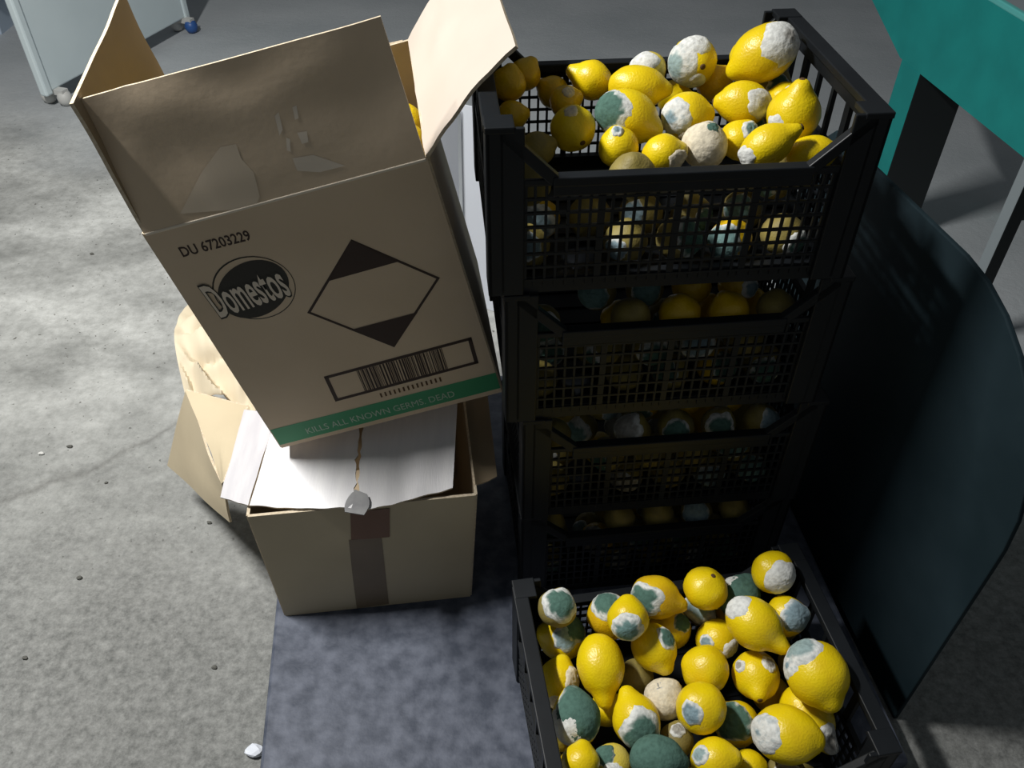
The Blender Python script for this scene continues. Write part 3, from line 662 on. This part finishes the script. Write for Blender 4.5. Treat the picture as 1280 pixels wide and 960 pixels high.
# pixel spec: cx, cy, length px, width px, axis angle, tilt to viewer, nipple, depth drop (m), tone, scar, moulds [(u, v, radius deg, inner, colour)], label
TOP = [
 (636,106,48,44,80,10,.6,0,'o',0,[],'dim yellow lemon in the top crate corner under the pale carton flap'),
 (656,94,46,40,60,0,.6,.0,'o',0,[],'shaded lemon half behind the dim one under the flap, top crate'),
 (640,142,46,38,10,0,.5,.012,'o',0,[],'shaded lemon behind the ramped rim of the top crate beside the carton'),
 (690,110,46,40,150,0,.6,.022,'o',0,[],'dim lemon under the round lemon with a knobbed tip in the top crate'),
 (740,101,60,49,155,0,1.2,0,'y',1,[],'round glossy lemon with a knobbed tip pointing to the shaded corner, top crate'),
 (706,126,46,40,20,0,.5,.020,'o',0,[(.2,.6,26,.0,'c')],'small half-shaded lemon with a pale cap in the top crate'),
 (716,161,66,58,-55,50,.4,0,'y',1,[(-.1,.75,20,0,'c')],'lemon with dark brown stem scar crossed by the flap shadow, top crate'),
 (794,108,86,52,-8,0,.6,0,'y',0,[],'long clean bright lemon lying above the green-capped lemon, top crate'),
 (788,146,94,66,-28,5,.5,-.004,'y',0,[(-.72,.30,58,.72,'g')],'big lemon with a green mould cap ringed white, top crate'),
 (774,184,60,52,100,25,.3,0,'y',0,[(.0,.72,20,.45,'b')],'lemon with a small white spot on its crown at the top crate rim'),
 (832,192,62,50,10,0,.5,.004,'y',0,[(.72,-.35,34,.2,'c')],'clean-topped lemon with a pale end between spotted and white lemons at the front rim'),
 (813,84,50,42,170,0,.4,.006,'p',0,[(-.35,.45,58,0,'w')],'white-capped lemon behind the long clean lemon in the top crate'),
 (863,80,64,60,-30,64,.2,-.014,'y',1,[(-.80,-.05,66,.42,'l'),(.10,.80,44,0,'w'),(.1,-.9,32,0,'w')],'round lemon with white mould around a brown stem scar, highest in the top crate'),
 (861,144,72,60,0,0,.4,0,'y',0,[(-.60,.0,52,.30,'b'),(.15,-.8,30,0,'c')],'lemon with a white mould half and pale blue patch, middle of top crate'),
 (880,182,64,58,75,35,.3,-.002,'p',0,[(-.15,.05,100,.0,'c'),(.30,.74,26,.8,'g')],'lemon wholly cream white with mould at the top crate rim'),
 (922,175,56,52,50,0,.5,.004,'y',0,[(.62,.45,34,.62,'t')],'lemon with teal mould on its shoulder beside the white one, front of top crate'),
 (926,124,74,54,172,10,.5,0,'y',1,[(.78,-.05,44,.35,'a')],'lemon with dull brownish white mould on one end in the middle of the top crate'),
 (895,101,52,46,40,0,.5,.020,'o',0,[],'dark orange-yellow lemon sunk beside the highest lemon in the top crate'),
 (926,63,48,44,100,30,.3,.004,'y',0,[(.05,.42,19,.5,'a')],'lemon with a small greyish spot behind the largest mouldy lemon, top crate'),
 (953,72,94,64,205,5,.5,-.006,'y',0,[(.72,.42,56,.25,'a')],'large lemon with thick white mould on its end by the slotted end rail, top crate'),
 (978,129,54,48,160,0,.4,.010,'y',0,[(.55,.25,40,.1,'w')],'half-hidden lemon with white edge beside the pear-shaped lemon, top crate'),
 (1011,142,78,64,75,20,.9,-.002,'y',1,[(-.62,-.45,30,0,'w')],'pear-shaped clean lemon pointing up by the slotted end rail of the top crate'),
 (965,186,80,50,25,0,1.0,.0,'y',1,[(-.78,-.35,34,0,'w')],'lemon with a brown pointed tip at the front rim of the top crate'),
 (1032,188,70,46,5,0,.4,.002,'y',0,[],'clean bright lemon behind the ramped rim nearest the teal table, top crate'),
 (943,155,46,44,30,0,.4,.024,'d',0,[(.0,.2,60,.8,'g')],'dark green mouldy lemon sunk below the brownish one in the top crate'),
 (843,120,50,42,0,0,.5,.028,'y',0,[],'mostly hidden lemon below the long clean lemon in the top crate'),
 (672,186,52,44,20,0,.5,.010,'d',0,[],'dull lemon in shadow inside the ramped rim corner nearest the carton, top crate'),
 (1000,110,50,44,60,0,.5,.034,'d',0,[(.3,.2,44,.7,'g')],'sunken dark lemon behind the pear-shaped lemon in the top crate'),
]
LOW = [
 (672,757,52,48,70,0,.4,-.004,'d',0,[(.1,.3,70,.6,'g')],'dim greenish lemon in the shaded front crate corner nearest the boxes'),
 (701,790,68,62,170,0,.4,-.002,'y',0,[(.15,-.05,34,.72,'b'),(.55,.45,46,.8,'g')],'lemon with a blue mould patch next to the shaded corner of the front crate'),
 (754,750,60,54,-80,5,.4,0,'o',0,[(-.15,.62,54,.60,'g')],'orange-yellow lemon with green mould on top and a white band, back of front crate'),
 (774,783,58,50,90,0,.4,-.004,'y',0,[(-.05,-.60,56,.55,'t')],'lemon with yellow top, white band and greenish base in the front crate'),
 (817,744,70,52,-15,0,.9,0,'o',0,[(-.58,-.12,54,.62,'g')],'deep yellow lemon with a grey-green end at the back of the front crate'),
 (877,722,54,54,60,45,.2,-.010,'y',1,[],'clean round lemon with brown scars at the back of the front crate'),
 (926,733,60,50,60,0,.5,.004,'d',0,[(.1,.0,120,.86,'g'),(-.4,.75,28,0,'w')],'lemon wholly covered in green mould behind the clean round ones, front crate'),
 (967,719,56,52,130,40,.2,-.006,'y',0,[(.55,-.35,60,0,'w')],'lemon with a white mould half in the front crate corner between stack and dark panel'),
 (871,762,50,36,-30,0,.4,.020,'d',0,[(.0,.3,90,.5,'l')],'small pale blue mouldy lemon squeezed low at the back of the front crate'),
 (839,781,62,56,100,0,.3,.0,'y',0,[(.62,.35,30,.85,'g')],'lemon with a plain green patch on its shoulder in the front crate'),
 (819,810,70,56,-60,10,.6,-.006,'y',0,[(.62,.48,32,.70,'g')],'glossy lemon with a dark green sliver of mould in the middle of the front crate'),
 (980,767,56,50,10,0,.4,.004,'y',0,[(.60,.0,56,.78,'b')],'lemon half yellow half slate blue near the panel side of the front crate'),
 (948,780,82,60,-38,0,1.3,-.008,'y',0,[(-.62,.58,38,0,'w')],'large clean lemon with knobbed tip and white shoulder in the front crate'),
 (893,799,62,52,30,0,.4,.002,'y',0,[(-.50,-.12,22,.62,'b'),(.70,-.45,30,.6,'a')],'lemon with a tiny ringed blue spot and grey bruise, middle of front crate'),
 (880,836,66,62,160,20,.2,-.008,'y',0,[],'glossy clean lemon with squarish shoulder in the middle of the front crate'),
 (945,844,72,60,-80,42,.9,-.006,'y',1,[(.55,.55,22,.5,'a'),(-.68,.35,17,.5,'a')],'lemon with puckered tip and two small grey spots in the front crate'),
 (1037,846,92,74,-62,5,.6,-.012,'y',0,[(-.50,.72,44,.62,'l'),(-.85,.1,26,.2,'b')],'large pitted lemon with pale blue-green mould on the panel side of the front crate'),
 (751,830,90,61,-83,5,1.2,-.024,'y',0,[],'clean bright lemon hanging its knobbed tip downward in the front crate'),
 (688,858,74,54,75,0,.4,-.014,'y',0,[(.80,.1,34,.2,'c'),(.1,-.85,34,0,'c')],'lemon striped by shadows against the box side of the front crate'),
 (724,901,78,62,100,0,.4,-.008,'y',0,[(.25,.25,84,.86,'g'),(-.55,-.45,52,0,'w')],'lemon mostly deep green mould with a white flank, front crate'),
 (790,898,80,60,110,0,.8,-.008,'y',0,[(.28,-.60,66,.68,'g')],'lemon with yellow top and dark green lower end ringed white, front crate'),
 (829,873,56,52,60,20,.3,-.002,'p',0,[(.0,.0,112,.0,'c'),(-.3,.6,26,.5,'a'),(.6,-.2,15,.6,'a')],'small lemon fully cream white with mould and grey specks, front crate'),
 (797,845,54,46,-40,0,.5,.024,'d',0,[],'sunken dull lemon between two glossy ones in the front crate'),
 (876,887,68,64,150,45,.2,-.010,'y',0,[(-.42,-.26,31,.66,'b')],'lemon with a round blue spot ringed white facing out of the front crate'),
 (926,903,66,58,140,0,.4,.004,'y',0,[(-.30,.10,66,.82,'g')],'half-shaded lemon with dark green mould and yellow end in the front crate'),
 (1008,894,92,62,-50,0,1.1,-.006,'y',0,[(.70,-.50,34,.35,'a')],'long lemon with greyish white mould near its pointed tip, panel side of front crate'),
 (987,930,98,72,-5,5,.3,-.014,'y',0,[(-.78,-.05,46,.12,'b')],'very large lemon with a white mouldy end at a near corner of the front crate'),
 (893,944,70,56,10,15,.4,-.008,'y',0,[(-.66,.18,28,.60,'l')],'lemon with an oval pale blue spot at the front edge of the crate'),
 (846,924,50,44,80,0,.4,.016,'d',0,[(.1,.6,30,.6,'a')],'small dull lemon sunk beside the fully green one in the front crate'),
 (819,946,76,54,-5,0,.4,-.012,'d',0,[(.0,.1,130,.94,'g')],'lemon fully green with mould at the front edge of the crate'),
 (764,950,60,48,170,0,.6,-.004,'p',0,[(-.45,.45,40,.9,'g'),(.0,-.5,36,.3,'g')],'mottled lemon of yellow, white and green at the front edge of the crate'),
 (688,950,54,48,80,0,.4,0,'y',0,[],'orange-yellow lemon at the box-side near corner of the front crate'),
 (722,956,50,46,20,0,.4,.022,'o',0,[],'dim orange lemon below the green one with white flank, front crate'),
 (684,914,52,46,110,0,.4,.016,'p',0,[(-.5,.5,44,.1,'c')],'pale mouldy lemon tucked under the striped lemon at the box side of the front crate'),
 (938,958,50,46,10,0,.4,.020,'y',0,[],'hidden yellow lemon below the very large lemon at the crate front'),
 (966,866,54,48,0,0,.4,.030,'o',0,[],'deep orange lemon sunk behind the puckered one in the front crate'),
 (758,884,50,44,40,0,.4,.030,'y',0,[],'lemon sunk under the downward hanging knobbed tip, front crate'),
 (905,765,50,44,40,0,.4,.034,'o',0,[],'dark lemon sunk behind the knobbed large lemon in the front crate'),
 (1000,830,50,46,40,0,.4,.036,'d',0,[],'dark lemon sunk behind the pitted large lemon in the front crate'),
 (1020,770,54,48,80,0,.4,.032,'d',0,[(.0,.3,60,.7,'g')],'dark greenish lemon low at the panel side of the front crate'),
]
DBG = False
def resolve(specs, zfun, ci, group):
    c, yw = CR[ci]; Rz = Matrix.Rotation(yw, 3, 'Z'); Ri = Rz.transposed()
    P = []; A_ = []; Ls = []; Ws = []; D = []
    for (px, py, Lp, Wp, ang, tilt, nip, dz, *_r) in specs:
        z = zfun(1.0)
        for _ in range(3): p = atz(px, py, z); z = zfun(p.y)-dz
        p = atz(px, py, z); dpth = (p-CP).dot(FWD); k = dpth/FPX
        l, w = Lp*k/2, Wp*k/2
        sr = ray(px, py).normalized(); ur = UPV-sr*UPV.dot(sr); ur.normalize(); rr = sr.cross(ur); rr.normalize()
        a = (rr*math.cos(rad(ang))+ur*math.sin(rad(ang)))*math.cos(rad(tilt))-sr*math.sin(rad(tilt))
        P.append(p.copy()); A_.append(a.normalized()); Ls.append(l); Ws.append(w); D.append((sr, rr, ur))
    O = [p.copy() for p in P]; n = len(P)
    Ls = [x*0.99 for x in Ls]; Ws = [x*0.985 for x in Ws]
    IT = 320
    for it in range(IT):
        pull = 0.30*(1-it/IT)**1.5 if it < IT-80 else 0.0; mv = [Vector() for _ in range(n)]; any_ = False
        for i in range(n):
            for j in range(i):
                d = P[i]-P[j]
                if d.length_squared > (Ls[i]+Ls[j])**2: continue
                si, sj = max(0, Ls[i]-Ws[i])*0.85, max(0, Ls[j]-Ws[j])*0.85; best = None
                for a in (-1, 0, 1):
                    for b in (-1, 0, 1):
                        q = d+A_[i]*(si*a)-A_[j]*(sj*b)
                        if best is None or q.length_squared < best.length_squared: best = q
                pen = (Ws[i]+Ws[j])*1.02-best.length
                if pen > 0:
                    dn = best.normalized()*pen*0.32; mv[i] += dn; mv[j] -= dn
        for i in range(n):
            P[i] += mv[i]
            sr = D[i][0]; off = P[i]-O[i]; lat = off-sr*off.dot(sr); P[i] -= lat*pull; P[i] -= sr*(off.dot(sr)*0.15*pull)
            q = Ri @ (P[i]-c); al = Ri @ A_[i]
            ext = [math.sqrt((Ls[i]*al[k])**2+Ws[i]**2*(1-al[k]**2))*1.01+0.0015 for k in range(3)]
            lim = (CW/2-(0.0215 if q.z+ext[2] > CH-0.034 else 0.013)-ext[0], CDp/2-0.017-ext[1])
            qx = max(-lim[0], min(lim[0], q.x)); qy = max(-lim[1], min(lim[1], q.y)); qz = max(q.z, 0.014+ext[2])
            ox, oy = abs(qx)+ext[0]*0.72-(CW/2-0.038), abs(qy)+ext[1]*0.72-(CDp/2-0.038)
            if ox > 0 and oy > 0:                      # keep clear of the corner posts
                if ox < oy: qx -= math.copysign(ox, qx)
                else: qy -= math.copysign(oy, qy)
            P[i] += (Rz @ Vector((qx-q.x, qy-q.y, qz-q.z)))*0.7
    out = []
    if DBG:
        for i in range(n): print('REL', ci, specs[i][:2], round((P[i]-O[i]).dot(D[i][0]), 3), round(((P[i]-O[i])-D[i][0]*(P[i]-O[i]).dot(D[i][0])).length, 3))
    for i, (px, py, Lp, Wp, ang, tilt, nip, dz, tone, scar, mo, lab) in enumerate(specs):
        sr, rr, ur = D[i]; ms = []
        for (u, v, r_, inn_, key) in mo:
            q = math.sqrt(max(0, 1-u*u-v*v)); ms.append(((rr*u+ur*v-sr*q).normalized(), rad(r_), inn_, key))
        make_lemon(P[i], A_[i], Ls[i], Ws[i], nip, i*1.37+ci*0.71, tone, ms, scar, lab, group); out.append((P[i], Ls[i]))
    return out
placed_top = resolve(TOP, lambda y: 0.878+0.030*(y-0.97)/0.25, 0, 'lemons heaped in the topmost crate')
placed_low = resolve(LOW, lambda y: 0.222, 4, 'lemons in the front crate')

def rnd_dir(rg):
    a = rg.uniform(0, 6.283); z = rg.uniform(-0.45, 0.45); r_ = math.sqrt(1-z*z); return Vector((r_*math.cos(a), r_*math.sin(a), z))
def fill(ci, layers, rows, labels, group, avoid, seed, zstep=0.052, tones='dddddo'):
    rg = random.Random(seed); c, yw = CR[ci]; Rz = Matrix.Rotation(yw, 3, 'Z'); pts = list(avoid)
    for k in layers:
        for r_ in rows:
            nx = 6
            for i in range(nx):
                w = rg.uniform(0.0275, 0.0295); l = w*rg.uniform(1.06, 1.13)
                x = -0.172+i*0.0690+(0.0165 if (k+r_) % 2 else -0.0165); y = -CDp/2+0.018+w+r_*0.064+rg.uniform(0, .002); z = 0.013+w+k*zstep+rg.uniform(0, .003)
                p = c+Rz @ Vector((max(-0.176, min(0.176, x)), y, z))
                if any((p-q).length < (w+s)*1.025 for q, s in pts): continue
                pts.append((p, w*1.02)); ax = Rz @ Vector((rg.uniform(-.5, .5), rg.uniform(-.3, .3), 1)); t_ = rg.random()
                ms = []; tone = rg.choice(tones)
                if t_ < 0.6:
                    fd = Vector((rg.uniform(-.8, .8), -0.7, rg.uniform(-.2, .8))); ms = [(fd.normalized(), rad(rg.uniform(35, 75)), rg.choice([.6, .8, .85]), rg.choice('ggbtag'))]
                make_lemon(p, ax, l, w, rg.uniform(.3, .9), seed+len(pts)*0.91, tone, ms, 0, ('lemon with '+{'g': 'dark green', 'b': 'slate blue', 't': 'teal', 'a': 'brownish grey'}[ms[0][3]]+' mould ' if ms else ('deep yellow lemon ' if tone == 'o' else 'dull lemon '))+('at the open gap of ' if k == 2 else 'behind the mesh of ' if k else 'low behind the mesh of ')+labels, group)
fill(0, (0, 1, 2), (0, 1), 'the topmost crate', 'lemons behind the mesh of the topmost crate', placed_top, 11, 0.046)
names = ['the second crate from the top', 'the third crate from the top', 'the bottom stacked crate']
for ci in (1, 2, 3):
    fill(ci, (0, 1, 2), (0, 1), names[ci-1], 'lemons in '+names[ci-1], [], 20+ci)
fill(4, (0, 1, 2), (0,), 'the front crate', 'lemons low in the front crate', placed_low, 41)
# lemons inside the open printed carton
rg = random.Random(5); inv = BXM.inverted()
k = 0
for ix in range(5):
    for iy in range(4):
        w = rg.uniform(0.029, 0.032); p = Vector((hw-0.040-ix*0.072, -hd+0.048+iy*0.072, BH-0.085+rg.uniform(-.006, .006)))
        make_lemon(BXM @ p, BXM.to_3x3() @ Vector((rg.uniform(-.3, .3), rg.uniform(-.3, .3), 1)), w*1.15, w, .6, 77+k, 'y', [], 0, 'clean yellow lemon inside the open printed carton', 'lemons in the open printed carton'); k += 1

# ---------------------------------------------------------------- white folded sheet standing behind carton and stack
ws = empty('white_sheet', (-0.15, 1.84, 0)); tag(ws, 'white folded sheet standing on the floor behind the gap between carton and crate stack', 'sheet')
for (x0, y0, x1, y1) in ((-0.30, 1.80, -0.136, 1.85), (-0.128, 1.862, 0.0, 1.80)):
    o = sheet('fold', (x0, y0, 0.001), (x1, y1, 0.001), (x1+.012, y1, 0.56), (x0+.012, y0, 0.56), 6, 12, 0.003, [M['paper'], M['paper']], None, wr(0.004, 3, x0*9)); child_abs(o, ws)

# ---------------------------------------------------------------- small debris on the floor
def chip(loc, r_, m, name, lab, cat, sq=0.45, grp=None):
    bm = bmesh.new(); bmesh.ops.create_icosphere(bm, subdivisions=2, radius=1)
    s = random.random()*50
    for v in bm.verts:
        v.co *= 1+0.45*mnoise.noise(v.co*1.1+Vector((s, 0, 0))); v.co = Vector((v.co.x*r_, v.co.y*r_*0.7, v.co.z*r_*sq))
    zmin = min(v.co.z for v in bm.verts)
    me = bpy.data.meshes.new(name); bm.to_mesh(me); bm.free(); me.materials.append(m)
    o = link(name, me); o.location = (loc.x, loc.y, -zmin); tag(o, lab, cat, grp)
chip(atz(319, 941, 0), 0.016, M['paper'], 'paper_scrap', 'crumpled white scrap on the floor against the platform edge', 'scrap')
for px, py, r_ in ((115, 318, .006), (88, 559, .006), (100, 723, .006), (32, 823, .005), (133, 604, .004), (262, 654, .005), (52, 568, .006), (268, 835, .005)):
    chip(atz(px, py, 0), r_, M['stone'] if (px, py) != (52, 568) else M['foot'], 'pebble', 'tiny dark pebble lying on the pale concrete floor' if (px, py) != (52, 568) else 'tiny whitish pebble lying on the pale concrete floor', 'pebble', 0.5, 'pebbles scattered on the concrete')
